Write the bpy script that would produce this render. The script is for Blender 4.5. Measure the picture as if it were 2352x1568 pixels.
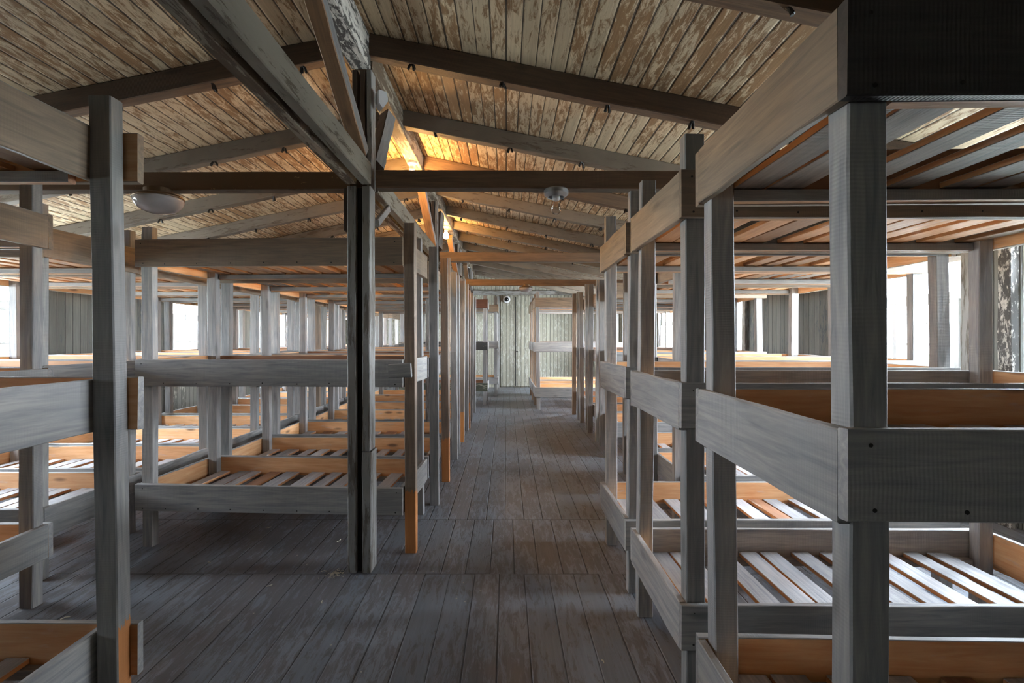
import bpy, math, random
from mathutils import Vector, Matrix, Euler
PI = math.pi
scene = bpy.context.scene
for o in list(bpy.data.objects):
    bpy.data.objects.remove(o, do_unlink=True)
COL = scene.collection

# ------------------------------------------------------------------ camera
F = 1045.0                      # focal length in pixels of the 2352 px wide frame
cam_d = bpy.data.cameras.new('camera'); cam = bpy.data.objects.new('camera', cam_d); COL.objects.link(cam)
cam.location = (0, 0, 1.5); cam.rotation_euler = (PI/2, 0, 0)
cam_d.sensor_width = 36; cam_d.lens = 36*F/2352; cam_d.clip_start = 0.02; cam_d.clip_end = 300
cam_d.shift_x = (1176-1163)/2352; cam_d.shift_y = -(784-777)/2352
scene.camera = cam

# ------------------------------------------------------------------ light
scene.view_settings.view_transform = 'Standard'; scene.view_settings.look = 'None'
scene.view_settings.gamma = 1; scene.view_settings.use_curve_mapping = False
scene.view_settings.exposure = 2.95
w = bpy.data.worlds.new('world'); scene.world = w; w.use_nodes = True
nt = w.node_tree; nt.nodes.clear()
wo = nt.nodes.new('ShaderNodeOutputWorld'); bg = nt.nodes.new('ShaderNodeBackground')
tcw = nt.nodes.new('ShaderNodeTexCoord'); sep = nt.nodes.new('ShaderNodeSeparateXYZ'); mr = nt.nodes.new('ShaderNodeMapRange'); cr = nt.nodes.new('ShaderNodeValToRGB')
nt.links.new(tcw.outputs['Generated'], sep.inputs[0]); nt.links.new(sep.outputs['Z'], mr.inputs[0])
mr.inputs[1].default_value = -0.2; mr.inputs[2].default_value = 0.8
cr.color_ramp.elements[0].color = (0.86, 0.93, 1, 1); cr.color_ramp.elements[1].color = (0.52, 0.72, 1, 1)
nt.links.new(mr.outputs[0], cr.inputs[0]); nt.links.new(cr.outputs[0], bg.inputs[0]); nt.links.new(bg.outputs[0], wo.inputs[0])
bg.inputs[1].default_value = 5.0

XL, XR, YB, YF = -5.70, 4.05, -2.6, 14.0        # inner faces of the walls
XC, ZR, SL = -0.95, 3.48, 0.20                   # ridge line, ceiling height at the ridge, roof slope
def zc(x): return ZR - SL*abs(x-XC)
WZ0, WZ1 = 0.98, 2.24
WINS = [(2.3, 3.58), (4.0, 5.32), (7.7, 9.3), (10.4, 11.9)]
SUNNY = 1.0
FILLWIN = (-2.2, -1.5)                           # unseen window added behind the camera for fill light, left wall only
def wins(s): return ([FILLWIN] if s < 0 else [])+WINS
for sx, X in ((1, XR), (-1, XL)):                # daylight through each window, weak fill through the added one
    for (a, b) in wins(sx):
        l = bpy.data.lights.new('window_daylight', 'AREA'); l.shape = 'RECTANGLE'; l.size = b-a; l.size_y = WZ1-WZ0
        l.color = (0.80, 0.90, 1.0); l.energy = (62 if sx > 0 else 52)*(0.22 if a < 0 else 1.0 if a < 6 else 1.7 if a < 9 else 2.8)
        o = bpy.data.objects.new('window_daylight', l); COL.objects.link(o)
        o.location = (X+sx*0.34, (a+b)/2, (WZ0+WZ1)/2+0.06)
        o.rotation_euler = Euler((0, sx*(PI/2-0.25), 0)) if False else Vector((-sx, 0, -0.45)).to_track_quat('-Z', 'Z').to_euler()

# ------------------------------------------------------------------ node helpers
class NT:
    def __init__(s, name):
        s.m = bpy.data.materials.new(name); s.m.use_nodes = True; s.t = s.m.node_tree; s.t.nodes.clear()
        s.out = s.t.nodes.new('ShaderNodeOutputMaterial'); s.b = s.t.nodes.new('ShaderNodeBsdfPrincipled')
        s.t.links.new(s.b.outputs[0], s.out.inputs[0])
    def n(s, kind, **kw):
        x = s.t.nodes.new('ShaderNode'+kind)
        for k, v in kw.items(): setattr(x, k, v)
        return x
    def put(s, sock, v):
        if isinstance(v, bpy.types.NodeSocket): s.t.links.new(v, sock)
        else: sock.default_value = v
    def math(s, op, a, b=0.0, clamp=False):
        x = s.n('Math', operation=op); x.use_clamp = clamp; s.put(x.inputs[0], a); s.put(x.inputs[1], b); return x.outputs[0]
    def mix(s, f, a, b, mode='MIX'):
        x = s.n('Mix', data_type='RGBA', blend_type=mode); s.put(x.inputs[0], f)
        s.put(x.inputs[6], a if not isinstance(a, tuple) else a+(1,)); s.put(x.inputs[7], b if not isinstance(b, tuple) else b+(1,)); return x.outputs[2]
    def ramp(s, f, *st):
        x = s.n('ValToRGB'); e = x.color_ramp.elements
        while len(e) < len(st): e.new(0.5)
        for el, (p, c) in zip(e, st):
            el.position = p; el.color = (c if isinstance(c, tuple) else (c, c, c))+(1,)
        s.put(x.inputs[0], f); return x.outputs[0]
    def noise(s, vec, scale, detail=4, rough=0.55, dist=0.0):
        x = s.n('TexNoise'); s.put(x.inputs['Vector'], vec); x.inputs['Scale'].default_value = scale
        x.inputs['Detail'].default_value = detail; x.inputs['Roughness'].default_value = rough; x.inputs['Distortion'].default_value = dist
        return x.outputs[0]
    def scale(s, vec, v):
        x = s.n('Vectorial' if False else 'VectorMath', operation='MULTIPLY'); s.put(x.inputs[0], vec); x.inputs[1].default_value = v; return x.outputs[0]
    def add(s, a, b):
        x = s.n('VectorMath', operation='ADD'); s.put(x.inputs[0], a); s.put(x.inputs[1], b); return x.outputs[0]
    def bump(s, h, strength=0.3, dist=0.01, prev=None):
        x = s.n('Bump'); x.inputs['Strength'].default_value = strength; x.inputs['Distance'].default_value = dist; s.put(x.inputs['Height'], h)
        if prev: s.put(x.inputs['Normal'], prev)
        return x.outputs[0]
    def obj_vec(s):
        tc = s.n('TexCoord'); oi = s.n('ObjectInfo'); r = s.math('MULTIPLY', oi.outputs['Random'], 53.0)
        s.rand = oi.outputs['Random']; s.raw = tc.outputs['Object']
        c = s.n('CombineXYZ'); s.put(c.inputs[0], r); s.put(c.inputs[1], r); s.put(c.inputs[2], s.math('MULTIPLY', r, 0.7))
        return s.add(tc.outputs['Object'], c.outputs[0])
    def value(s, col, lo, hi):
        h = s.n('HueSaturation'); s.put(h.inputs['Color'], col)
        mr_ = s.n('MapRange'); s.put(mr_.inputs[0], s.rand); mr_.inputs[3].default_value = lo; mr_.inputs[4].default_value = hi
        s.put(h.inputs['Value'], mr_.outputs[0]); return h.outputs[0]

def grain_nodes(k, v, along=1.2, across=16):
    g = k.noise(k.scale(v, (along, across, across)), 3.0, 6, 0.62, 0.6)
    big = k.noise(k.scale(v, (0.9, 3, 3)), 1.6, 3)
    vo = k.n('TexVoronoi'); k.put(vo.inputs['Vector'], k.scale(v, (2.2, 7.0, 7.0))); vo.inputs['Scale'].default_value = 1.1
    knot = k.ramp(vo.outputs['Distance'], (0.07, 1.0), (0.17, 0.0))
    return g, big, knot

def painted(name, c, raw=None, rough=0.62, lo=0.75, hi=1.15, rawtop=None, wear=0.0, sat_a=(0.93, 0.97, 1.05), sat_b=(1.07, 1.0, 0.92)):
    """thin grey stain on sawn softwood: the grain and the saw marks stay visible"""
    k = NT(name); v = k.obj_vec(); g, big, knot = grain_nodes(k, v)
    a = tuple(x*0.55*t for x, t in zip(c, sat_a)); b = tuple(x*1.25*t for x, t in zip(c, sat_b))
    col = k.mix(k.ramp(g, (0.28, 0.0), (0.72, 1.0)), a, b)
    col = k.mix(k.ramp(big, (0.35, 0.0), (0.7, 0.55)), col, tuple(x*0.72 for x in c))
    col = k.mix(k.math('MULTIPLY', knot, 0.6), col, tuple(x*0.35 for x in c))
    sx = k.n('SeparateXYZ'); k.put(sx.inputs[0], v)
    saw = k.math('SINE', k.math('MULTIPLY', k.math('ADD', sx.outputs[0], k.math('MULTIPLY', k.noise(k.scale(v, (1, 4, 4)), 3, 2), 0.008)), 720.0))
    saw = k.math('MULTIPLY', k.math('ADD', k.math('MULTIPLY', saw, 0.5), 0.5), k.ramp(k.noise(v, 2.3, 2), (0.45, 0.0), (0.6, 1.0)))
    col = k.mix(k.math('MULTIPLY', saw, 0.22), col, tuple(x*0.55 for x in c))
    if raw:
        rc = k.mix(g, tuple(x*0.75 for x in raw), tuple(min(1, x*1.2) for x in raw))
        rx = k.n('SeparateXYZ'); k.put(rx.inputs[0], k.raw)
        edge = k.math('ADD', rx.outputs[0], k.math('MULTIPLY', k.noise(k.scale(v, (0.5, 30, 30)), 3, 2), 0.12))
        f = k.math('LESS_THAN', edge, rawtop)
        col = k.mix(f, col, rc)
    if wear:
        f = k.ramp(k.noise(k.scale(v, (3, 9, 9)), 4, 5, 0.7), (0.60-wear*0.2, 0.0), (0.64-wear*0.2, 1.0))
        col = k.mix(k.math('MULTIPLY', f, 0.8), col, (0.10, 0.085, 0.07))
    col = k.value(col, lo, hi)
    k.put(k.b.inputs['Base Color'], col); k.b.inputs['Roughness'].default_value = rough
    n = k.bump(g, 0.35, 0.004); n = k.bump(saw, 0.25, 0.002, n); k.put(k.b.inputs['Normal'], n)
    return k.m

def rawwood(name, c1, c2, lo=0.7, hi=1.2, stain=0.35, rough=0.6):
    k = NT(name); v = k.obj_vec(); g, big, knot = grain_nodes(k, v, 1.0, 13)
    col = k.mix(k.ramp(g, (0.3, 0.0), (0.7, 1.0)), c1, c2)
    col = k.mix(k.math('MULTIPLY', k.ramp(big, (0.48, 0.0), (0.72, 1.0)), stain), col, tuple(x*0.3 for x in c1))
    col = k.mix(k.math('MULTIPLY', knot, 0.75), col, (0.10, 0.04, 0.02))
    pale = k.ramp(k.noise(k.scale(v, (1.5, 6, 6)), 2.5, 4, 0.6), (0.62, 0.0), (0.72, 0.5))
    col = k.mix(pale, col, (0.62, 0.55, 0.50))
    col = k.value(col, lo, hi)
    k.put(k.b.inputs['Base Color'], col); k.b.inputs['Roughness'].default_value = rough
    k.put(k.b.inputs['Normal'], k.bump(g, 0.4, 0.004))
    return k.m

def peeling(name, paint, wood, amount=0.5, crisp=0.03, s=(1.2, 7, 7), dirt=0.4, rough=0.7, bump=0.6):
    """old paint flaking off dark wood"""
    k = NT(name); v = k.obj_vec(); g, big, knot = grain_nodes(k, v)
    p = k.noise(k.scale(v, s), 4.5, 8, 0.72, 0.4)
    p = k.math('ADD', p, k.math('MULTIPLY', k.math('SUBTRACT', big, 0.5), 0.45))
    f = k.ramp(p, (amount-crisp, 1.0), (amount+crisp, 0.0))
    wc = k.mix(g, tuple(x*0.5 for x in wood), tuple(x*1.5 for x in wood))
    pc = k.mix(k.math('MULTIPLY', k.noise(v, 5, 5), dirt), paint, tuple(x*0.4 for x in wood))
    pc = k.mix(k.math('MULTIPLY', g, 0.25), pc, tuple(x*0.55 for x in paint))
    col = k.mix(f, wc, pc); col = k.value(col, 0.85, 1.12)
    k.put(k.b.inputs['Base Color'], col); k.b.inputs['Roughness'].default_value = rough
    n = k.bump(g, 0.4, 0.004); n = k.bump(f, bump, 0.004, n); k.put(k.b.inputs['Normal'], n)
    return k.m

def planks(name, ux, vx, width, paint, wood, amount, off=0.0, rough=0.7, gap=0.05, groove=0.5, joints=(), var=0.35, stretch=0.7, blot=0.45, specks=False, low=None):
    """boards of one width side by side in world space: ux = axis across the boards, vx = axis along them"""
    k = NT(name); tc = k.n('TexCoord'); sp = k.n('SeparateXYZ'); k.put(sp.inputs[0], tc.outputs['Object'])
    U, V = sp.outputs[ux], sp.outputs[vx]
    if joints:
        sec = 0.0
        for (j, _) in joints:
            sec = k.math('ADD', sec, k.math('GREATER_THAN', V, j))
        U = k.math('ADD', U, k.math('MULTIPLY', sec, 0.063))
    q = k.math('DIVIDE', k.math('ADD', U, 50*width+off), width)
    idx = k.math('FLOOR', q); fr = k.math('SUBTRACT', q, idx)
    wn = k.n('TexWhiteNoise', noise_dimensions='2D'); c0 = k.n('CombineXYZ'); k.put(c0.inputs[0], idx)
    if joints: k.put(c0.inputs[1], sec)
    k.put(wn.inputs['Vector'], c0.outputs[0]); r = wn.outputs['Value']
    c = k.n('CombineXYZ'); k.put(c.inputs[0], k.math('MULTIPLY', V, stretch)); k.put(c.inputs[1], k.math('MULTIPLY', U, 14.0)); k.put(c.inputs[2], k.math('MULTIPLY', r, 40.0)); vec = c.outputs[0]
    g = k.noise(vec, 4.0, 6, 0.65, 0.5)
    c2 = k.n('CombineXYZ'); k.put(c2.inputs[0], k.math('MULTIPLY', V, 2.2)); k.put(c2.inputs[1], k.math('MULTIPLY', U, 9.0)); k.put(c2.inputs[2], k.math('MULTIPLY', r, 40.0))
    p = k.noise(c2.outputs[0], 3.2, 8, 0.75, 0.6)
    broad = k.noise(tc.outputs['Object'], 0.9, 3)
    p = k.math('ADD', p, k.math('MULTIPLY', k.math('SUBTRACT', broad, 0.5), blot)); p = k.math('ADD', p, k.math('MULTIPLY', k.math('SUBTRACT', r, 0.5), 0.10))
    f = k.ramp(p, (amount-0.05, 1.0), (amount+0.05, 0.0))
    wc = k.mix(g, tuple(x*0.5 for x in wood), tuple(x*1.6 for x in wood))
    pc = k.mix(k.ramp(g, (0.25, 0.7), (0.7, 0.0)), paint, tuple((x*0.45+y*0.3) for x, y in zip(paint, wood)))
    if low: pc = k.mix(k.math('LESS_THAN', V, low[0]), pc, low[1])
    col = k.mix(f, wc, pc)
    if specks:
        vo = k.n('TexVoronoi'); k.put(vo.inputs['Vector'], tc.outputs['Object']); vo.inputs['Scale'].default_value = 17.0
        s1 = k.math('MULTIPLY', k.math('LESS_THAN', vo.outputs['Distance'], 0.085), k.math('GREATER_THAN', k.noise(tc.outputs['Object'], 1.3, 2), 0.53))
        s1 = k.math('MULTIPLY', s1, k.math('GREATER_THAN', k.noise(tc.outputs['Object'], 9, 2), 0.5))
        col = k.mix(k.math('MULTIPLY', s1, 0.8), col, (0.45, 0.40, 0.32))
    h = k.n('HueSaturation'); k.put(h.inputs['Color'], col); k.put(h.inputs['Value'], k.math('ADD', k.math('MULTIPLY', r, var), 1-var/2))
    edge = k.math('MINIMUM', fr, k.math('SUBTRACT', 1.0, fr))
    gw = k.math('MULTIPLY', k.math('ADD', k.math('MULTIPLY', r, 0.9), 0.4), gap)
    gp = k.math('LESS_THAN', edge, gw)
    for (j, part) in joints:
        jj = k.math('LESS_THAN', k.math('ABSOLUTE', k.math('SUBTRACT', V, j)), 0.004)
        if part < 1: jj = k.math('MULTIPLY', jj, k.math('LESS_THAN', r, part))
        gp = k.math('MAXIMUM', gp, jj)
    col = k.mix(k.math('MULTIPLY', gp, 0.9), h.outputs[0], tuple(x*0.12 for x in wood))
    k.put(k.b.inputs['Base Color'], col)
    rr = k.math('ADD', k.math('MULTIPLY', g, 0.25), rough-0.12); k.put(k.b.inputs['Roughness'], rr)
    n = k.bump(g, 0.35, 0.004); n = k.bump(f, 0.35, 0.003, n); n = k.bump(k.ramp(edge, (0.0, 0.0), (gap*1.8, 1.0)), groove, 0.006, n)
    k.put(k.b.inputs['Normal'], n)
    return k.m

def plain(name, c, rough=0.5, metal=0.0, emit=None, strength=0.0, trans=0.0):
    k = NT(name); k.b.inputs['Base Color'].default_value = c+(1,); k.b.inputs['Roughness'].default_value = rough; k.b.inputs['Metallic'].default_value = metal
    if emit: k.b.inputs['Emission Color'].default_value = emit+(1,); k.b.inputs['Emission Strength'].default_value = strength
    if trans: k.b.inputs['Transmission Weight'].default_value = trans
    else:
        v = k.obj_vec(); k.put(k.b.inputs['Base Color'], k.mix(k.math('MULTIPLY', k.noise(v, 12, 4), 0.35), c, tuple(x*0.6 for x in c)))
    return k.m

GREY = (0.33, 0.325, 0.32)
M = {}
M['paint'] = painted('grey_stained_wood', GREY)
M['paint_pale'] = painted('pale_grey_stained_wood', (0.42, 0.42, 0.41))
M['paint_brown_bulb_warm'] = painted('brown_grey_wood_bulb_warm', (0.32, 0.235, 0.165))  # brown-grey wood with the warm light of the bulbs mixed into its colour
M['paint_raw_foot'] = painted('grey_stain_with_bare_foot', GREY, raw=(0.62, 0.24, 0.07), rawtop=-0.66)
M['black_board'] = painted('blackened_board', (0.045, 0.043, 0.043))
M['brown_raw_foot'] = painted('brown_grey_stain_with_bare_foot', (0.33, 0.25, 0.19), raw=(0.62, 0.24, 0.07), rawtop=-0.66)
M['raw'] = rawwood('bare_pine', (0.70, 0.32, 0.12), (0.88, 0.53, 0.27))
M['raw_dark'] = rawwood('dark_bare_pine', (0.26, 0.11, 0.055), (0.42, 0.22, 0.12), stain=0.6)
M['slat_top'] = painted('weathered_slat', (0.50, 0.51, 0.53), lo=0.7, hi=1.2)
M['slat_under'] = rawwood('slat_underside', (0.50, 0.22, 0.09), (0.76, 0.42, 0.20), lo=0.4, hi=1.2)
M['slat_grey'] = painted('grey_slat_underside', (0.24, 0.19, 0.155))
M['old_black'] = peeling('black_peeling_paint', (0.035, 0.035, 0.035), (0.30, 0.24, 0.18), 0.58)
M['old_green'] = peeling('dark_green_peeling_paint', (0.07, 0.08, 0.05), (0.30, 0.27, 0.20), 0.55)
M['old_red'] = painted('red_brown_board', (0.17, 0.07, 0.045))
M['beam_dark'] = painted('dark_brown_beam', (0.10, 0.062, 0.038), lo=0.9, hi=1.1)
M['beam_brown'] = painted('brown_beam', (0.21, 0.135, 0.085), lo=0.9, hi=1.1)
M['brace'] = painted('orange_lit_brown_brace', (0.36, 0.21, 0.11), lo=0.95, hi=1.05)  # brown timber with the orange light on it put into the colour
M['purlin'] = peeling('flaking_lengthwise_beam', (0.34, 0.31, 0.25), (0.12, 0.09, 0.06), 0.55)
M['beam_grey'] = peeling('grey_flaking_beam', (0.23, 0.185, 0.14), (0.11, 0.075, 0.045), 0.60, dirt=0.6)
M['beam_cream'] = peeling('cream_flaking_beam', (0.46, 0.40, 0.30), (0.13, 0.09, 0.055), 0.47)
M['beam_black'] = peeling('black_and_white_flaking_beam', (0.045, 0.04, 0.036), (0.60, 0.56, 0.50), 0.52, s=(2.5, 6, 6))
M['crackle'] = peeling('crackled_brown_beam', (0.15, 0.078, 0.036), (0.42, 0.27, 0.10), 0.66, crisp=0.01, s=(5, 9, 9))
M['post'] = peeling('grey_worn_post', (0.33, 0.32, 0.30), (0.13, 0.11, 0.09), 0.53, s=(0.8, 8, 8))
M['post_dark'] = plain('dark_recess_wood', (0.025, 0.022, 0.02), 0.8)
M['post_brown'] = painted('dark_brown_post', (0.09, 0.06, 0.04))
M['ceiling'] = planks('ceiling_boards', 0, 1, 0.094, (0.78, 0.62, 0.41), (0.28, 0.16, 0.075), 0.50, gap=0.06, groove=0.6)
M['floor'] = planks('floor_boards', 0, 1, 0.157, (0.215, 0.24, 0.275), (0.125, 0.12, 0.125), 0.49, off=0.043, rough=0.5, gap=0.022, groove=0.7,
                    joints=((2.9, 0.55), (3.77, 2), (8.8, 2)), var=0.30, specks=True, blot=0.7)
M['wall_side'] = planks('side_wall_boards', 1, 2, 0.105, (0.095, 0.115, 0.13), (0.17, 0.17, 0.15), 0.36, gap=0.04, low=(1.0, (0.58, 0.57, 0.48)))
M['wall_end'] = planks('end_wall_boards', 0, 2, 0.112, (0.52, 0.505, 0.43), (0.26, 0.245, 0.19), 0.44, gap=0.06, blot=0.35, stretch=0.4)
M['white_frame'] = plain('white_window_paint', (0.78, 0.80, 0.80), 0.4)
M['ceramic'] = plain('white_porcelain', (0.78, 0.78, 0.76), 0.25)
M['white_plastic'] = plain('white_plastic', (0.72, 0.72, 0.74), 0.4)
M['brass'] = plain('tarnished_metal', (0.20, 0.13, 0.075), 0.4, 0.7)
M['zinc'] = plain('zinc_metal', (0.42, 0.43, 0.44), 0.35, 0.8)
M['milk'] = plain('milky_glass', (0.52, 0.49, 0.48), 0.12)
M['iron'] = plain('black_iron', (0.02, 0.018, 0.016), 0.55, 0.3)
M['lens'] = plain('black_lens', (0.012, 0.012, 0.014), 0.08)
M['grass'] = plain('meadow_grass', (0.12, 0.20, 0.05), 0.9)
M['glow'] = plain('lit_bulb', (1, 0.7, 0.3), 0.3, emit=(1.0, 0.53, 0.17), strength=72.0)
M['chip'] = plain('pale_litter', (0.55, 0.50, 0.38), 0.8)
def glass(name, rough=0.0):
    k = NT(name); t = k.n('BsdfTransparent'); gl = k.n('BsdfGlossy'); gl.inputs['Roughness'].default_value = 0.02
    lw = k.n('LayerWeight'); lw.inputs[0].default_value = 0.25; mx = k.n('MixShader')
    k.put(mx.inputs[0], k.math('MULTIPLY', lw.outputs['Fresnel'], 0.8)); k.t.links.new(t.outputs[0], mx.inputs[1]); k.t.links.new(gl.outputs[0], mx.inputs[2]); k.t.links.new(mx.outputs[0], k.out.inputs[0])
    return k.m
M['glass'] = glass('window_glass')
M['bulb_glass'] = glass('clear_bulb_glass')

# ------------------------------------------------------------------ mesh helpers
CACHE = {}
def board_mesh(L, T, H, mats, n=1, jit=0.0, c=0.003, seed=0):
    """a sawn board: long axis X, thickness Y, height Z; mats = (outer -Y, inner +Y, top, bottom, ends)"""
    key = (round(L, 3), round(T, 3), round(H, 3), mats, n, jit, c, seed)
    if key in CACHE: return CACHE[key]
    R = random.Random(hash(key[:3]) + seed*7919 if False else int(L*1000)*31+int(T*1000)*17+int(H*1000)+seed*7919)
    names = []
    for m in mats:
        if m not in names: names.append(m)
    ix = [names.index(m) for m in mats]
    vs, fs, mi = [], [], []
    t, h = T/2, H/2
    prof = [(-t+c, -h), (t-c, -h), (t, -h+c), (t, h-c), (t-c, h), (-t+c, h), (-t, h-c), (-t, -h+c)]
    # segment k between prof[k] and prof[k+1]: 0 bottom 1 ch 2 inner(+Y) 3 ch 4 top 5 ch 6 outer(-Y) 7 ch
    segmat = [ix[3], ix[3], ix[1], ix[2], ix[2], ix[2], ix[0], ix[0]]
    for i in range(n+1):
        x = -L/2+L*i/n
        cor = [(R.uniform(-jit, jit), R.uniform(-jit, jit)) for _ in range(4)]
        for j, (y, z) in enumerate(prof):
            q = {0: 0, 7: 0, 1: 1, 2: 1, 3: 2, 4: 2, 5: 3, 6: 3}[j]
            vs.append((x, y+cor[q][0], z+cor[q][1]))
    for i in range(n):
        for j in range(8):
            a = i*8+j; b = i*8+(j+1) % 8
            fs.append((a, a+8, b+8, b)); mi.append(segmat[j])
    fs.append(tuple(range(8))); mi.append(ix[4])
    fs.append(tuple(range(n*8+7, n*8-1, -1))); mi.append(ix[4])
    me = bpy.data.meshes.new('board'); me.from_pydata(vs, [], fs)
    for m in names: me.materials.append(M[m])
    me.polygons.foreach_set('material_index', mi); me.validate(); me.update()
    # outward normals
    import bmesh
    bm = bmesh.new(); bm.from_mesh(me); bmesh.ops.recalc_face_normals(bm, faces=bm.faces); bm.to_mesh(me); bm.free()
    CACHE[key] = me
    return me

def ob(name, me, parent=None, loc=(0, 0, 0), rot=(0, 0, 0)):
    o = bpy.data.objects.new(name, me); COL.objects.link(o); o.location = loc
    if isinstance(rot, Matrix): o.rotation_euler = rot.to_euler()
    else: o.rotation_euler = rot
    if parent: o.parent = parent
    return o
def tag(o, label=None, cat=None, group=None, kind=None):
    if label: o['label'] = label
    if cat: o['category'] = cat
    if group: o['group'] = group
    if kind: o['kind'] = kind
    return o
def empty(name, loc, rz=0.0):
    o = ob(name, None, None, loc, (0, 0, rz)); o.empty_display_size = 0.1; return o
def one(m): return (m,)*5

def beam(name, p, q, T, H, mats, parent=None, n=8, jit=0.003, seed=0, up=(0, 0, 1), c=0.005):
    """a board whose centre line runs from p to q"""
    p, q = Vector(p), Vector(q); d = q-p; L = d.length; x = d.normalized()
    z = Vector(up)-x*x.dot(Vector(up)); z.normalize(); y = z.cross(x)
    R = Matrix((x, y, z)).transposed()
    me = board_mesh(L, T, H, mats if isinstance(mats, tuple) else one(mats), n, jit, c, seed)
    return ob(name, me, parent, (p+q)/2, R)

class MB:
    def __init__(s): s.v = []; s.f = []; s.m = []
    def box(s, a, b, mi=0):
        (x0, y0, z0), (x1, y1, z1) = a, b; k = len(s.v)
        s.v += [(x, y, z) for x in (x0, x1) for y in (y0, y1) for z in (z0, z1)]
        for q in ((0, 1, 3, 2), (4, 6, 7, 5), (0, 4, 5, 1), (2, 3, 7, 6), (0, 2, 6, 4), (1, 5, 7, 3)):
            s.f.append(tuple(k+i for i in q)); s.m.append(mi)
    def lathe(s, prof, cx=0, cy=0, n=24, mi=0, axis='z'):
        k = len(s.v)
        for (r, z) in prof:
            for i in range(n):
                a = 2*PI*i/n; p = (r*math.cos(a), r*math.sin(a))
                s.v.append((cx+p[0], cy+p[1], z) if axis == 'z' else (cx+p[0], z, cy+p[1]))
        for j in range(len(prof)-1):
            for i in range(n):
                a = k+j*n+i; b = k+j*n+(i+1) % n
                s.f.append((a, b, b+n, a+n)); s.m.append(mi)
        s.f.append(tuple(k+i for i in range(n))[::-1]); s.m.append(mi)
        s.f.append(tuple(k+(len(prof)-1)*n+i for i in range(n))); s.m.append(mi)
    def tube(s, pts, r, n=8, mi=0):
        pts = [Vector(p) for p in pts]; k = len(s.v)
        for i, p in enumerate(pts):
            d = (pts[min(i+1, len(pts)-1)]-pts[max(i-1, 0)]).normalized()
            u = d.cross(Vector((0.3, 0.5, 0.81))).normalized(); w2 = d.cross(u)
            for j in range(n):
                a = 2*PI*j/n; s.v.append(tuple(p+u*r*math.cos(a)+w2*r*math.sin(a)))
        for i in range(len(pts)-1):
            for j in range(n):
                a = k+i*n+j; b = k+i*n+(j+1) % n
                s.f.append((a, b, b+n, a+n)); s.m.append(mi)
        s.f.append(tuple(k+i for i in range(n))); s.m.append(mi); s.f.append(tuple(k+(len(pts)-1)*n+i for i in range(n))); s.m.append(mi)
    def prism(s, poly, x0, x1, mi=0):       # poly in (y,z), extruded along x
        k = len(s.v); n = len(poly)
        s.v += [(x0, y, z) for y, z in poly]+[(x1, y, z) for y, z in poly]
        s.f.append(tuple(k+i for i in range(n))); s.f.append(tuple(k+n+i for i in range(n))[::-1]); s.m += [mi, mi]
        for i in range(n):
            j = (i+1) % n; s.f.append((k+i, k+j, k+n+j, k+n+i)); s.m.append(mi)
    def build(s, name, mats, parent=None, loc=(0, 0, 0), rot=(0, 0, 0), smooth=False):
        import bmesh
        me = bpy.data.meshes.new(name); me.from_pydata(s.v, [], s.f)
        for m in (mats if isinstance(mats, (list, tuple)) else [mats]): me.materials.append(M[m])
        me.polygons.foreach_set('material_index', s.m)
        bm = bmesh.new(); bm.from_mesh(me); bmesh.ops.recalc_face_normals(bm, faces=bm.faces); bm.to_mesh(me); bm.free()
        if smooth: me.shade_smooth()
        return ob(name, me, parent, loc, rot)

# ------------------------------------------------------------------ shell
mb = MB(); mb.box((XL-0.2, YB-0.2, -0.12), (XR+0.2, YF+0.2, 0)); tag(mb.build('floor', 'floor'), kind='structure')
mb = MB()
for (xa, xb) in ((XL-0.25, XC), (XC, XR+0.25)):
    k = len(mb.v); y0, y1 = YB-0.2, YF+0.2
    mb.v += [(xa, y0, zc(xa)), (xb, y0, zc(xb)), (xb, y1, zc(xb)), (xa, y1, zc(xa)), (xa, y0, zc(xa)+0.08), (xb, y0, zc(xb)+0.08), (xb, y1, zc(xb)+0.08), (xa, y1, zc(xa)+0.08)]
    for q in ((0, 1, 2, 3), (4, 7, 6, 5), (0, 4, 5, 1), (2, 6, 7, 3), (0, 3, 7, 4), (1, 5, 6, 2)): mb.f.append(tuple(k+i for i in q)); mb.m.append(0)
tag(mb.build('ceiling', 'ceiling'), kind='structure')
TW = 0.12
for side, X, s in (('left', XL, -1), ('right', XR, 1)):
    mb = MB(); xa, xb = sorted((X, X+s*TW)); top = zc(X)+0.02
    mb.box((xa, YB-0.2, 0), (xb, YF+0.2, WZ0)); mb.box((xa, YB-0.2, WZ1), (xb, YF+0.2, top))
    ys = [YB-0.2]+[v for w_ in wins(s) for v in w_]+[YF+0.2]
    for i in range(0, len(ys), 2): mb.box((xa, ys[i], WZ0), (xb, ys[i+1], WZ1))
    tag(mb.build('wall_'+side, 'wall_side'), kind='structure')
for side, Y, s in (('back', YB, -1), ('front', YF, 1)):
    mb = MB(); ya, yb = sorted((Y, Y+s*TW)); k = len(mb.v)
    pl = [(XL, 0), (XR, 0), (XR, zc(XR)+0.03), (XC, ZR+0.03), (XL, zc(XL)+0.03)]
    mb.v += [(x, ya, z) for x, z in pl]+[(x, yb, z) for x, z in pl]
    mb.f += [tuple(range(5)), tuple(range(9, 4, -1))]+[(i, (i+1) % 5, 5+(i+1) % 5, 5+i) for i in range(5)]; mb.m += [0]*7
    tag(mb.build('wall_'+side, 'wall_end'), kind='structure')
mb = MB(); mb.box((-60, -60, -0.75), (60, 60, -0.55)); tag(mb.build('ground', 'grass'), kind='structure')

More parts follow.
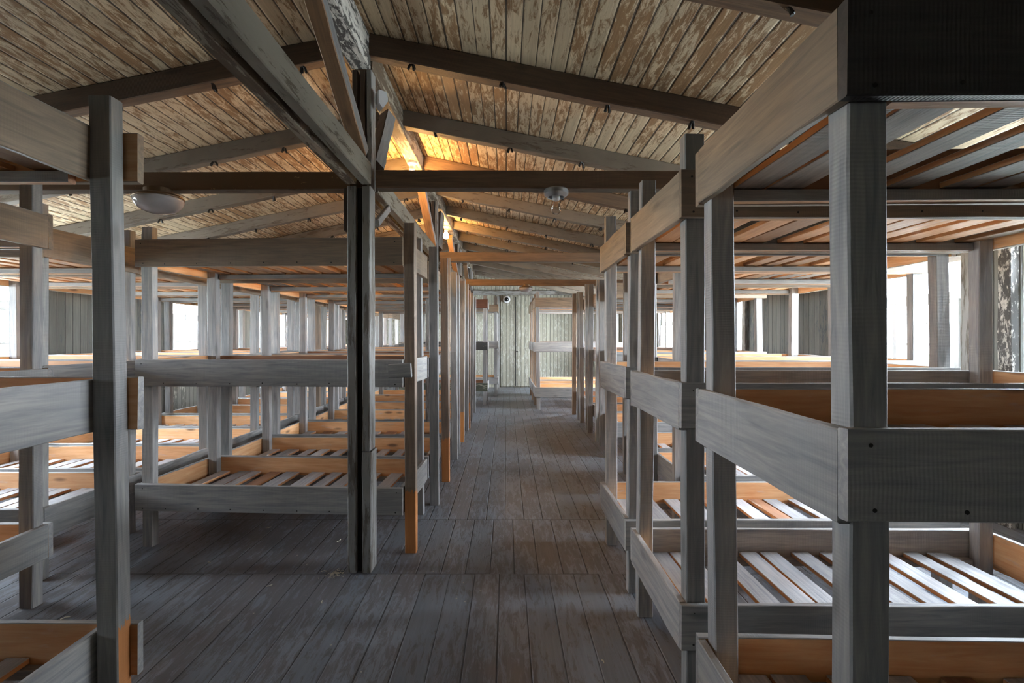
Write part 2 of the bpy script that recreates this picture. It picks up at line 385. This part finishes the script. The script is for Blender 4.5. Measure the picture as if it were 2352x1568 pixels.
# windows: outer frame, transom, two sashes, panes, an iron stay with a ring
wi = 0
for side, X, s in (('left', XL, -1), ('right', XR, 1)):
    for (a, b) in wins(s):
        wi += 1; x = X+s*0.06; mid = (a+b)/2; zt = 1.86
        mb = MB(); t = 0.045
        for (y0, y1, z0, z1) in ((a, a+t, WZ0, WZ1), (b-t, b, WZ0, WZ1), (a+t, b-t, WZ0, WZ0+t), (a+t, b-t, WZ1-t, WZ1), (a+t, b-t, zt, zt+0.07), (mid-0.03, mid+0.03, WZ0+t, zt)):
            mb.box((x-0.045, y0, z0), (x+0.045, y1, z1))
        root = tag(mb.build('window_%d' % wi, 'white_frame'), kind='structure')
        for (y0, y1) in ((a+t, mid-0.03), (mid+0.03, b-t)):
            mb = MB(); q = 0.04; z0, z1 = WZ0+t, zt
            for r_ in ((y0, y0+q, z0, z1), (y1-q, y1, z0, z1), (y0+q, y1-q, z0, z0+q), (y0+q, y1-q, z1-q, z1), (y0+q, y1-q, (z0+z1)/2-0.012, (z0+z1)/2+0.012)):
                mb.box((x-s*0.07-0.02, r_[0], r_[2]), (x-s*0.07+0.02, r_[1], r_[3]))
            sash = mb.build('window_sash', 'white_frame', root)
            mb = MB(); mb.box((x-s*0.07-0.002, y0+q, z0+q), (x-s*0.07+0.002, y1-q, z1-q)); mb.build('window_pane', 'glass', sash)
        mb = MB(); mb.box((x-0.002, a+t, zt+0.07), (x+0.002, b-t, WZ1-t)); mb.build('window_pane', 'glass', root)
        mb = MB(); xx = x-s*0.13; yy = a+0.28
        mb.tube([(xx, yy, WZ1-0.10), (xx, yy, 1.66)], 0.006)
        mb.tube([(xx, yy+0.035*math.sin(i*PI/8), 1.625+0.035*math.cos(i*PI/8)) for i in range(17)], 0.005)
        mb.box((min(xx, x), yy-0.02, WZ1-0.12), (max(xx, x), yy+0.02, WZ1-0.10)); mb.build('window_stay', 'zinc', root)
        mb = MB(); mb.box((X-s*0.06 if s > 0 else X, a-0.03, WZ0-0.035), (X if s > 0 else X-s*0.06, b+0.03, WZ0)); mb.build('window_sill', 'white_frame', root)

# wall studs and rails on the walls
ti = 0
def trim(p, q, T, H, m, seed=0, up=(0, 0, 1)):
    global ti
    ti += 1; o = beam('trim_%d' % ti, p, q, T, H, m, None, 8, 0.003, seed, up); tag(o, kind='structure'); return o
for X, s in ((XL, -1), (XR, 1)):
    for (a, b) in wins(s):
        for y in (a-0.06, b+0.06):
            trim((X-s*0.035, y, 0.0), (X-s*0.035, y, zc(X)-0.03), 0.10, 0.07, 'beam_black' if abs(y-3.64) < 0.1 else 'post', int(abs(y)*10), (1, 0, 0))
    trim((X-s*0.035, 5.6, 2.36), (X-s*0.035, 13.9, 2.36), 0.07, 0.10, 'post', 3)
trim((XL+0.1, YF-0.04, 2.90), (XR-0.1, YF-0.04, 2.90), 0.08, 0.13, 'post', 4)
trim((-0.25, YF-0.025, 0.0), (-0.25, YF-0.025, 2.8), 0.05, 0.10, 'post', 5, (1, 0, 0))
trim((0.78, YF-0.025, 0.0), (0.78, YF-0.025, 2.8), 0.05, 0.09, 'post', 6, (1, 0, 0))
# plank door in the end wall
mb = MB()
for i in range(7):
    x0 = -0.17+i*0.128; mb.box((x0, YF-0.045, 0.03), (x0+0.122, YF-0.02, 2.80))
door = tag(mb.build('door_1', 'wall_end'), kind='structure')
mb = MB(); mb.box((0.27, YF-0.06, 0.05), (0.30, YF-0.045, 2.78)); mb.build('door_batten', 'post_dark', door)
mb = MB(); mb.lathe([(0.02, YF-0.10), (0.028, YF-0.09), (0.02, YF-0.06)], 0.33, 1.1, 12, 0, 'y'); mb.build('door_knob', 'iron', door)

# ------------------------------------------------------------------ roof timbers
TRUSS = [-0.1, 2.97, 5.79, 8.405, 11.27]
ordn = ['nearest', 'second', 'third', 'fourth', 'fifth', 'sixth', 'seventh', 'eighth', 'ninth', 'tenth', 'eleventh', 'twelfth', 'thirteenth', 'fourteenth', 'fifteenth']
RAF = [1.0, 1.97, 2.97, 3.95, 4.93, 5.80, 6.75, 7.6, 8.45, 9.3, 10.2, 11.1, 12.05, 13.0]
RH = 0.135
rr = random.Random(4)
for i, y in enumerate(RAF):
    for s in (-1, 1):
        xe = XR-0.02 if s > 0 else XL+0.02; xs = XC+s*0.06
        off = RH/2+0.004
        m = 'beam_dark' if y < 2.0 else ('beam_dark' if y < 3.2 else 'beam_grey')
        if s > 0 and 5.2 > y > 4.5: m = 'beam_brown'
        w_ = 0.085 if y > 1.9 else 0.09
        # near rafters are dark brown; paler underside paints in the light from below
        mats = (m, m, m, 'beam_brown' if (y < 3.2) else m, m)
        o = beam('rafter', (xs, y, zc(xs)-off), (xe, y, zc(xe)-off), w_, RH, mats, None, 10, 0.004, i*2+(s > 0))
        look = 'dark brown' if y < 3.2 else ('warm brown' if m == 'beam_brown' else 'grey flaking')
        tag(o, '%s roof rafter on the %s slope, %s from the camera' % (look, 'window-side right' if s > 0 else 'left', ordn[i] if i else 'nearest one'), 'rafter', 'rafters under the board ceiling')
        nh = 8 if y < 9 else 0
        for k in range(nh):
            xx = xs+s*(0.28+0.62*k+rr.uniform(-0.05, 0.05))
            if not (XL+0.3 < xx < XR-0.3): continue
            hb = MB(); z = zc(xx)-RH-0.006
            for q in range(3):
                a = rr.uniform(0, 6.28); hb.tube([(0, 0, 0.008), (0.016*math.cos(a), 0.016*math.sin(a), -0.010), (0.026*math.cos(a), 0.026*math.sin(a), -0.028-rr.uniform(0, 0.018))], 0.0085, 6)
            hk = hb.build('iron_hook', 'iron', None); hk.parent = o
            hk.matrix_parent_inverse = Matrix.LocRotScale(o.location, o.rotation_euler, None).inverted(); hk.location = (xx, y-0.02, z)

r1 = beam('ridge_beam', (XC+0.005, YB, 3.355), (XC+0.005, 2.955, 3.355), 0.125, 0.215, 'beam_black', None, 14, 0.006, 1)
tag(r1, 'ridge beam piece with black and white flaking paint, its end resting on the near king post', 'beam')
r2 = beam('ridge_beam', (XC+0.0, 3.03, 3.375), (XC+0.0, YF, 3.375), 0.12, 0.18, 'beam_cream', None, 20, 0.004, 2)
tag(r2, 'long cream and brown ridge beam carrying the row of bulbs', 'beam')

SEG = [(YB, TRUSS[1]-0.075), (TRUSS[1]+0.09, TRUSS[2]-0.075), (TRUSS[2]+0.09, TRUSS[3]-0.075), (TRUSS[3]+0.09, TRUSS[4]-0.075), (TRUSS[4]+0.09, YF-0.1)]
SEGN = ['overhead in front of the first timber post', 'between the first and second timber posts', 'between the second and third timber posts', 'between the third and fourth timber posts', 'from the last timber post to the end wall']
for (ya, yb), sn in zip(SEG, SEGN):
    for side, dx, mm in (('left', -0.048, 'beam_cream'), ('right', 0.048, 'purlin')):
        o = beam('purlin_plank', (XC+dx+0.01, ya, 2.55), (XC+dx+0.01, yb, 2.55), 0.062, 0.14, mm, None, 12, 0.003, 5 if side == 'left' else 6)
        tag(o, '%s plank of the paired lengthwise beam %s' % (side, sn), 'beam', 'lengthwise beam planks over the posts')

for i, y in enumerate(TRUSS):
    near = i == 1
    # tie beams either side of the post
    for s in (() if i == 4 else (-1, 1)):
        xs = XC+s*0.085+0.02; xe = (XR-0.45) if s > 0 else (XL+0.05)
        dz = 0.0 if s > 0 else -0.012
        m = 'beam_brown' if s > 0 else ('crackle' if near else 'beam_brown')
        o = beam('tie_beam', (xs, y+0.02, 2.535+dz), (xe, y+0.02, 2.52+dz*0.5), 0.085, 0.118, (m, m, m, 'beam_grey', m), None, 8, 0.002, 11+i*2+(s > 0))
        tag(o, '%s horizontal tie beam on the %s of the %s timber post' % ('brown crackled' if m == 'crackle' else 'smooth brown', 'right' if s > 0 else 'left', ordn[i]), 'beam', 'tie beams across the barrack')
    if i == 0: continue
    # king post: two planks, dark core, foot block
    t = empty('timber_post', (XC, y, 0))
    tag(t, ['', 'worn grey double-plank post standing in the floor left of the aisle, nearest one', 'second timber post, hidden low down by the bunk posts of the left row',
            'third timber post, a thin brown strip behind the left row of bunk posts', 'farthest timber post near the end wall'][i], 'post', 'timber posts under the ridge')
    hz = 2.476
    beam('post_plank', (-0.038, 0, 0.0), (-0.042, 0, hz), 0.056, 0.12, 'post', t, 10, 0.002, 20+i, (0, 1, 0))
    beam('post_plank', (0.052, 0, 0.78), (0.052, 0, hz), 0.050, 0.12, 'post', t, 10, 0.002, 30+i, (0, 1, 0))
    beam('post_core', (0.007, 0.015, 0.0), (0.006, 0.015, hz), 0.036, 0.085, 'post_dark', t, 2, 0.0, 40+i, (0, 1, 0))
    beam('post_foot', (0.056, 0.0, 0.0), (0.056, 0.0, 0.775), 0.060, 0.125, 'post', t, 6, 0.002, 50+i, (0, 1, 0))
    beam('post_strip', (-0.088, 0.02, 2.20), (-0.088, 0.02, hz), 0.035, 0.09, 'post_brown', t, 3, 0.001, 60+i, (0, 1, 0))
    for k, dx in enumerate((-0.035, 0.015, 0.058)):
        beam('king_post_plank', (dx, 0.03, hz+0.005), (dx, 0.03, 3.245), 0.034, 0.09, ('post_brown', 'post_brown', 'post')[k], t, 6, 0.002, 70+i*3+k, (0, 1, 0))
    # braces
    b1 = beam('ridge_brace', (XC+0.03, y-0.10, 2.672), (XC-0.01, y-0.70, 3.222), 0.09, 0.09, ('brace', 'paint', 'brace', 'brace', 'brace'), None, 8, 0.003, 80+i, (0, 1, 1))
    tag(b1, 'slanting brace rising towards the camera from the %s timber post to the ridge' % ordn[i-1], 'brace', 'braces between posts and ridge beam')
    b2 = beam('ridge_brace', (XC+0.06, y+0.12, 2.66), (XC+0.02, y+0.60, 3.24), 0.085, 0.09, ('post_brown', 'paint', 'post_brown', 'post_brown', 'post_brown'), None, 8, 0.003, 90+i, (0, 1, 1))
    tag(b2, 'slanting brace rising away from the camera behind the %s timber post to the ridge' % ordn[i-1], 'brace', 'braces between posts and ridge beam')
    b3 = beam('knee_brace', (XC+0.085, y+0.07, 2.27), (XC+0.085, y+0.36, 2.45), 0.03, 0.05, 'paint_pale', None, 4, 0.001, 100+i)
    tag(b3, 'short grey knee brace below the tie beam behind the %s timber post' % ordn[i-1], 'brace', 'knee braces under the lengthwise beam')

# ------------------------------------------------------------------ bunks
rnd = random.Random(11)
TIERS = (0.455, 1.335, 2.195)
BH = 0.19; BT = 0.027
mb = MB(); mb.lathe([(0.0045, 0.0), (0.0045, -0.0012), (0.002, -0.0018)], 0, 0, 8, 0, 'y')
NAIL = mb.build('nail', 'iron'); NAILM = NAIL.data; bpy.data.objects.remove(NAIL)
def bunk(x0, x1, y0, dep, label, group, rz=0.0, tiers=TIERS, post_top=2.34, near=True, style='grey', raw_feet=(), posts_out=(), nails=False, hb=BH, side_raw=False, ext=0.0, grey_back=False):
    """three-tier bunk: four posts, on each tier two long boards, two end boards, two battens and a row of slats"""
    Lx = x1-x0; cx, cy = (x0+x1)/2, y0+dep/2
    t = empty('bunk_bed', (cx, cy, 0), rz); tag(t, label, 'bunk bed', group)
    hx, hy = Lx/2, dep/2; seg = 5 if near else 2; j = 0.0022 if near else 0.001
    PW, PD = 0.078, 0.058
    for (sx, sy) in ((-1, -1), (1, -1), (-1, 1), (1, 1)):
        out = (sx, sy) in posts_out
        px = sx*(hx-BT-PW/2-0.001) if not out else sx*(hx+PW/2+0.002)
        py = sy*(hy-BT-PD/2-0.001)
        if out == 'front': py = sy*(hy+PD/2)
        top = post_top+rnd.uniform(-0.05, 0.05)
        m = 'paint_raw_foot' if (sx, sy) in raw_feet else rnd.choice(['paint', 'paint', 'paint_pale', 'paint', 'paint' if near else 'paint_brown_bulb_warm'])
        if near == 'first': m = 'paint'
        if style == 'black': m = 'paint'
        pm = one(m)
        if m == 'paint_raw_foot': pm = ('paint', m, 'paint', 'paint', 'paint') if side_raw else one('brown_raw_foot')
        me = board_mesh(round(top, 2), PW, PD, pm, seg+3, j, 0.004, rnd.randrange(4))
        tx, ty = rnd.uniform(-0.009, 0.009), rnd.uniform(-0.009, 0.009)
        d = Vector((tx, ty, 1)).normalized(); x = d; z = Vector((0, 1, 0)); z = (z-x*x.dot(z)).normalized(); y = z.cross(x)
        ob('post', me, t, (px, py, round(top, 2)/2+0.0005), Matrix((x, y, z)).transposed())
    for ti_, zt in enumerate(tiers):
        zt += rnd.uniform(-0.006, 0.006)
        for s in (-1, 1):      # long boards, across the room
            if style == 'black': ms = (['old_green', 'old_black', 'old_red'][ti_], 'raw_dark', 'paint', 'raw_dark', 'raw_dark')
            else:
                o_ = rnd.choice(['paint', 'paint', 'paint_pale', 'paint']) if ti_ < 2 else 'paint_brown_bulb_warm'  # top tier browner: warm bulb light painted into the boards
                i_ = 'raw' if rnd.random() > 0.12 else 'raw_dark'
                if grey_back and s > 0: i_ = 'paint'
                ms = (o_, i_, 'paint_pale', o_, o_)  # paler top edge paints in the skylight falling on it
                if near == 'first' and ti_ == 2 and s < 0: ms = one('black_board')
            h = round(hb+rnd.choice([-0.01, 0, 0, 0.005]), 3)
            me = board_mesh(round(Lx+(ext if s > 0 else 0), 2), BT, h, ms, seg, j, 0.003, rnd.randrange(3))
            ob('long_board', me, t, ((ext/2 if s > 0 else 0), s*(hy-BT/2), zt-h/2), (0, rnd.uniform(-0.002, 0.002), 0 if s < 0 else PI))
            if nails and s < 0:
                lb_ = COL.objects[-1]
                nx = [-hx+0.05, -hx+0.055]+[-hx+0.22+0.24*q for q in range(7)]+[hx-0.05, hx-0.055]
                for q, xx in enumerate(nx):
                    zz = (h/2-0.03) if q in (0, 9) else -h/2+rnd.uniform(0.018, 0.026)
                    ob('nail', NAILM, lb_, (xx+rnd.uniform(-0.01, 0.01), -BT/2-0.0002, zz))
            bz = zt-hb+0.02
            bl = round(Lx-2*BT-0.17, 2)
            me = board_mesh(bl, 0.03, 0.04, ('paint', 'raw_dark', 'paint', 'slat_under', 'raw_dark') if style != 'x' else one('raw'), 2, j, 0.002, 1)
            ob('batten', me, t, (0, s*(hy-BT-0.0155), bz+0.002), (0, 0, 0))
        for s in (-1, 1):      # end boards, along the aisle
            o_ = rnd.choice(['paint', 'paint_pale', 'paint']) if ti_ < 2 else 'paint_brown_bulb_warm'  # bulb warmth painted into the top tier here as well
            if style == 'black': o_ = 'paint'
            ms = (o_, 'raw', 'paint_pale', o_, o_)  # top edge pale again, skylight put into its colour
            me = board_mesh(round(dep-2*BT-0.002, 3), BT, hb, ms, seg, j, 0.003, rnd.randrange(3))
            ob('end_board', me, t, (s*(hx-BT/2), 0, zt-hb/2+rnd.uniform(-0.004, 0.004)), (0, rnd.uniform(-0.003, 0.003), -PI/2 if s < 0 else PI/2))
        sl = round(dep-2*BT-0.012, 3)
        zs = zt-hb+0.045+0.011+0.002
        x = -hx+BT+0.085; k = 0
        while x < hx-BT-0.16:
            wd = rnd.choice([0.085, 0.095, 0.105, 0.12])
            top_m = 'slat_top' if (rnd.random() < 0.9) else 'raw_dark'
            um = 'slat_under' if rnd.random() < 0.88 else 'slat_grey'
            if near == 'first': um = 'slat_grey'
            me = board_mesh(sl, wd, 0.022, ('slat_under', 'slat_under', top_m, um, 'slat_under'), 2 if near else 1, 0.0015, 0.002, rnd.randrange(2))
            ob('slat', me, t, (x+wd/2, rnd.uniform(-0.003, 0.003), zs), (0, 0, PI/2+rnd.uniform(-0.012, 0.012)))
            x += wd+rnd.choice([0.012, 0.045, 0.06, 0.08, 0.105]); k += 1
    return t

G = {'aisle_r': 'bunks in the row right of the aisle', 'wall_r': 'set-back bunks on the window side', 'aisle_l': 'bunks in the row left of the aisle', 'outer_l': 'bunks in the outer left row',
     'far': 'bunks near the end wall'}
bunk(0.667, 2.62, 0.862, 0.745, 'large grey bunk in the right foreground, its thick post closest of all', G['aisle_r'], -0.02, near='first', post_top=2.10, tiers=(0.447, 1.322, 2.155), nails=True)
bunk(0.69, 2.64, 1.785, 0.745, 'grey three-tier bunk behind the right foreground one, with whitish slats on its low tier', G['aisle_r'], -0.004, tiers=(0.447, 1.325, 2.17), nails=True, grey_back=True)
bunk(0.695, 2.645, 2.65, 0.725, 'third bunk of the right aisle row, small orange-brown end board on top', G['aisle_r'], 0.0, tiers=(0.447, 1.325, 2.18))
for i, y in enumerate((3.49, 4.36, 5.68, 6.55, 7.42, 8.29)):
    bunk(1.38, 3.25, y, 0.75, '%s set-back grey bunk on the window side beyond the third aisle bunk' % ['nearest', 'second', 'third', 'fourth', 'fifth', 'farthest'][i], G['wall_r'], rnd.uniform(-0.006, 0.006), near=i < 2, tiers=(0.45, 1.33, 2.19), posts_out=((-1, -1), (-1, 1)))
for i, y in enumerate((9.55, 10.42, 11.34)):
    bunk(0.60, 2.55, y, 0.76, ['grey bunk right of the end door, its three long boards in full view', 'pale bunk just behind the grey one right of the end door', 'last bunk right of the door, standing nearest the end wall'][i],
         G['far'], 0.0, near=False, tiers=(0.47, 1.42, 2.36), post_top=2.50, hb=0.205)
# left side
bunk(-3.42, -1.474+0.0, 0.93, 0.775, 'grey bunk in the left foreground with a tall dark post and a bare orange foot', G['outer_l'], 0.0, near=True, raw_feet=((1, 1),), posts_out=((1, 1),), tiers=(0.445, 1.36, 2.25), post_top=2.34, side_raw=True, ext=0.115)
bunk(-4.55, -2.60, 1.83, 0.78, 'grey bunk at the left edge behind the foreground one, seen between posts', G['outer_l'], 0.0, near=True, tiers=(0.447, 1.335, 2.20))
for i in range(8):
    bunk(-4.80, -2.855, 2.78+0.885*i, 0.79, ['nearest', 'second', 'third', 'fourth', 'fifth', 'sixth', 'seventh', 'farthest'][i]+' bunk of the outer left row against the dark wall, seen past the posts', G['outer_l'], rnd.uniform(-0.004, 0.004), near=i < 3)
lb1 = bunk(-2.635, -0.70, 3.20, 0.79, 'grey-brown bunk facing the camera behind the timber post, small block nailed to its middle board', G['aisle_l'], -0.045, near=True, raw_feet=((1, -1),), posts_out=((1, -1),), tiers=(0.46, 1.345, 2.20), post_top=2.33, nails=True)
beam('nailed_block', (0.885, -0.445, 1.275), (1.04, -0.445, 1.285), 0.03, 0.095, 'paint', lb1, 2, 0.003, 7)
for i, yb in enumerate((3.2, 4.06, 4.93, 5.87, 6.71, 7.55, 8.475)):
    if i == 0: continue
    bunk(-2.60, -0.69+0.01*math.sin(i*3), yb, 0.785, ['', 'second', 'third', 'fourth', 'fifth', 'sixth', 'farthest'][i]+' bunk of the left aisle row, orange inside, counted from the timber post', G['aisle_l'], -0.012 if i < 3 else rnd.uniform(-0.004, 0.004), near=i < 3, posts_out=((1, -1), (1, 1)), raw_feet=((1, -1),) if i in (2, 5) else ((1, 1),) if i in (1, 3) else ())
bunk(-2.42, -0.42, 10.25, 0.8, 'old bunk with black and dark green flaking boards left of the end door', G['far'], 0.0, near=False, style='black', tiers=(0.50, 1.43, 2.38), post_top=2.5)
bunk(-2.22, -0.21, 11.75, 0.8, 'grey bunk behind the old black one, its tall corner post beside the door', G['far'], 0.0, near=False, tiers=(0.50, 1.43, 2.38), post_top=2.6)
bunk(-4.9, -2.9, 10.4, 0.8, 'far bunk in the corner left of the old black bunk', G['far'], 0.0, near=False)
bunk(-4.9, -2.9, 11.6, 0.8, 'farthest corner bunk by the left end of the end wall', G['far'], 0.0, near=False)

# ------------------------------------------------------------------ lamps and fittings
def dome_lamp(x, y, z, R, tilt, label):
    t = empty('ceiling_lamp', (x, y, z)); t.rotation_euler = (0, tilt, 0); tag(t, label, 'ceiling lamp', 'milky glass ceiling lamps')
    k = R/0.142
    mb = MB(); mb.lathe([(0.078*k, 0), (0.078*k, -0.038*k), (0.09*k, -0.045*k)], n=32); mb.build('mount', 'brass', t, smooth=False)
    mb = MB(); mb.lathe([(0.10*k, -0.040*k), (0.128*k, -0.046*k), (0.143*k, -0.060*k), (0.141*k, -0.068*k), (0.10*k, -0.066*k)], n=40); mb.build('rim', 'brass', t, smooth=True)
    pr = [(0.139*k*math.cos(a), -0.066*k-0.092*k*math.sin(a)) for a in [i*PI/2/10*0.985 for i in range(11)]]
    mb = MB(); mb.lathe(pr, n=40); mb.build('glass_bowl', 'milk', t, smooth=True)
dome_lamp(-2.25, 2.94, 2.462, 0.142, -0.06, 'milky glass dome lamp hung under the near tie beam, with tarnished rim')
dome_lamp(0.35, 8.2, 2.468, 0.125, 0.0, 'small glass dome lamp under the far tie beam above the aisle')

def bulb_profile(k=1.0): return [(0.013*k, 0), (0.015*k, -0.012*k), (0.024*k, -0.03*k), (0.031*k, -0.048*k), (0.033*k, -0.062*k), (0.029*k, -0.078*k), (0.017*k, -0.09*k), (0.004*k, -0.094*k)]
t = empty('bulb_lamp', (0.325, 2.975, 2.472)); tag(t, 'clear bare bulb in a round metal mount under the near tie beam', 'ceiling lamp')
mb = MB(); mb.lathe([(0.074, 0), (0.080, -0.008), (0.080, -0.03), (0.077, -0.034), (0.055, -0.052), (0.052, -0.05), (0.05, -0.03)], n=40); mb.build('mount', 'zinc', t, smooth=False)
mb = MB(); mb.lathe([(0.026, -0.03), (0.027, -0.062), (0.022, -0.068), (0.018, -0.072)], n=24); mb.build('socket', 'ceramic', t, smooth=False)
mb = MB(); mb.lathe(bulb_profile(), n=28); bb = mb.build('bulb', 'bulb_glass', t, (0, 0, -0.07), smooth=True)
mb = MB(); mb.tube([(-0.008, 0, -0.115), (-0.012, 0, -0.135), (0, 0, -0.13), (0.012, 0, -0.135), (0.008, 0, -0.115)], 0.0015, 5); mb.build('filament', 'brass', t)

for i, (y, lit) in enumerate(((4.60, True), (7.2, True), (9.3, False), (11.4, False))):
    t = empty('ridge_lamp', (XC-0.005, y, 3.284)); tag(t, ['lit porcelain bulb lamp glowing behind the near tie beam', 'bright lit bare bulb under the ridge beam further back', 'unlit white porcelain lamp under the ridge, just above the third tie beam', 'tiny white lamp holder at the far end of the ridge beam'][i], 'lamp', 'porcelain lamps along the ridge beam')
    mb = MB(); mb.lathe([(0.046, 0), (0.046, -0.022), (0.036, -0.03), (0.028, -0.05), (0.028, -0.078), (0.022, -0.088)], n=28); mb.build('socket', 'ceramic', t, smooth=False)
    mb = MB(); mb.lathe(bulb_profile(1.35), n=24); bb = mb.build('bulb', 'glow' if lit else 'milk', t, (0, 0, -0.086), smooth=True)

mb = MB(); mb.prism([(-0.035, 0.06), (0.03, 0.06), (0.045, 0.02), (0.045, -0.01), (0.0, -0.075), (-0.035, -0.035)], -0.045, 0.045)
o = mb.build('motion_sensor', 'white_plastic', None, (XC+0.128, 2.985, 3.06), (0, 0, -0.9)); o.scale = (0.7, 0.75, 0.85); tag(o, 'small white wedge-shaped motion sensor fixed to the king post', 'sensor')

t = empty('security_camera', (0.012, YF-0.05, 2.69)); tag(t, 'round white dome camera with black lens on the end wall above the door', 'camera')
mb = MB(); mb.lathe([(0.07, 0.0), (0.105, -0.01), (0.11, -0.05), (0.10, -0.07), (0.075, -0.075)], 0, 0, 32, 0, 'y'); mb.build('housing', 'white_plastic', t, (0, 0, 0), smooth=True)
mb = MB(); mb.lathe([(0.068, -0.070), (0.06, -0.10), (0.035, -0.125), (0.004, -0.13)], 0, 0, 28, 0, 'y'); mb.build('lens_dome', 'lens', t, (0, 0, 0), smooth=True)
mb = MB(); mb.tube([(0, -0.03, 0.10), (0, -0.03, 0.145), (0, -0.025, 0.15), (0, -0.02, 0.155)], 0.012); mb.build('cable_conduit', 'zinc', t)

# paint litter and straw on the floor
lr = random.Random(9)
spots = [(-1.16, 2.93), (-1.25, 3.35), (-1.9, 3.6), (-2.0, 3.05), (-2.35, 2.45), (-1.45, 2.75), (-2.1, 2.2), (-1.05, 2.6), (0.45, 2.1), (1.0, 2.2)]
lab = ['white flake beside the foot of the near timber post', 'pale sliver under the middle of the camera-facing bunk', 'curled white shaving just under the camera-facing bunk edge', 'pale sliver on the boards by the short bunk leg',
       'white curl on the floor between the left bunks', 'short white chip on the boards left of the timber post', 'thin pale splinter on the floor near the left foreground post', 'tiny pale chip in front of the timber post', 'small pale fleck in the aisle near the camera', 'dark twig on the floor below the right bunks']
for (x, y), l_ in zip(spots, lab):
    mb = MB(); a = lr.uniform(0, 6.28); L = lr.uniform(0.02, 0.05)
    mb.tube([(0, 0, 0.003), (L*0.5*math.cos(a), L*0.5*math.sin(a), 0.004), (L*math.cos(a+0.4), L*math.sin(a+0.4), 0.003)], 0.003, 6)
    o = mb.build('wood_chip', 'chip' if 'dark' not in l_ else 'iron', None, (x, y, 0.0)); tag(o, l_, 'wood chip', 'litter on the floor boards')
mb = MB()
for k in range(60):
    a = lr.uniform(0, 6.28); r_ = abs(lr.gauss(0, 0.035)); b = lr.uniform(0, 6.28)
    mb.tube([(r_*math.cos(a), r_*math.sin(a), 0.003+lr.uniform(0, 0.006)), (r_*math.cos(a)+0.018*math.cos(b), r_*math.sin(a)+0.018*math.sin(b), 0.004)], 0.0014, 4)
o = mb.build('straw', 'chip', None, (-1.09, 2.90, 0)); tag(o, 'little heap of straw at the foot of the near timber post', 'straw', kind='stuff')
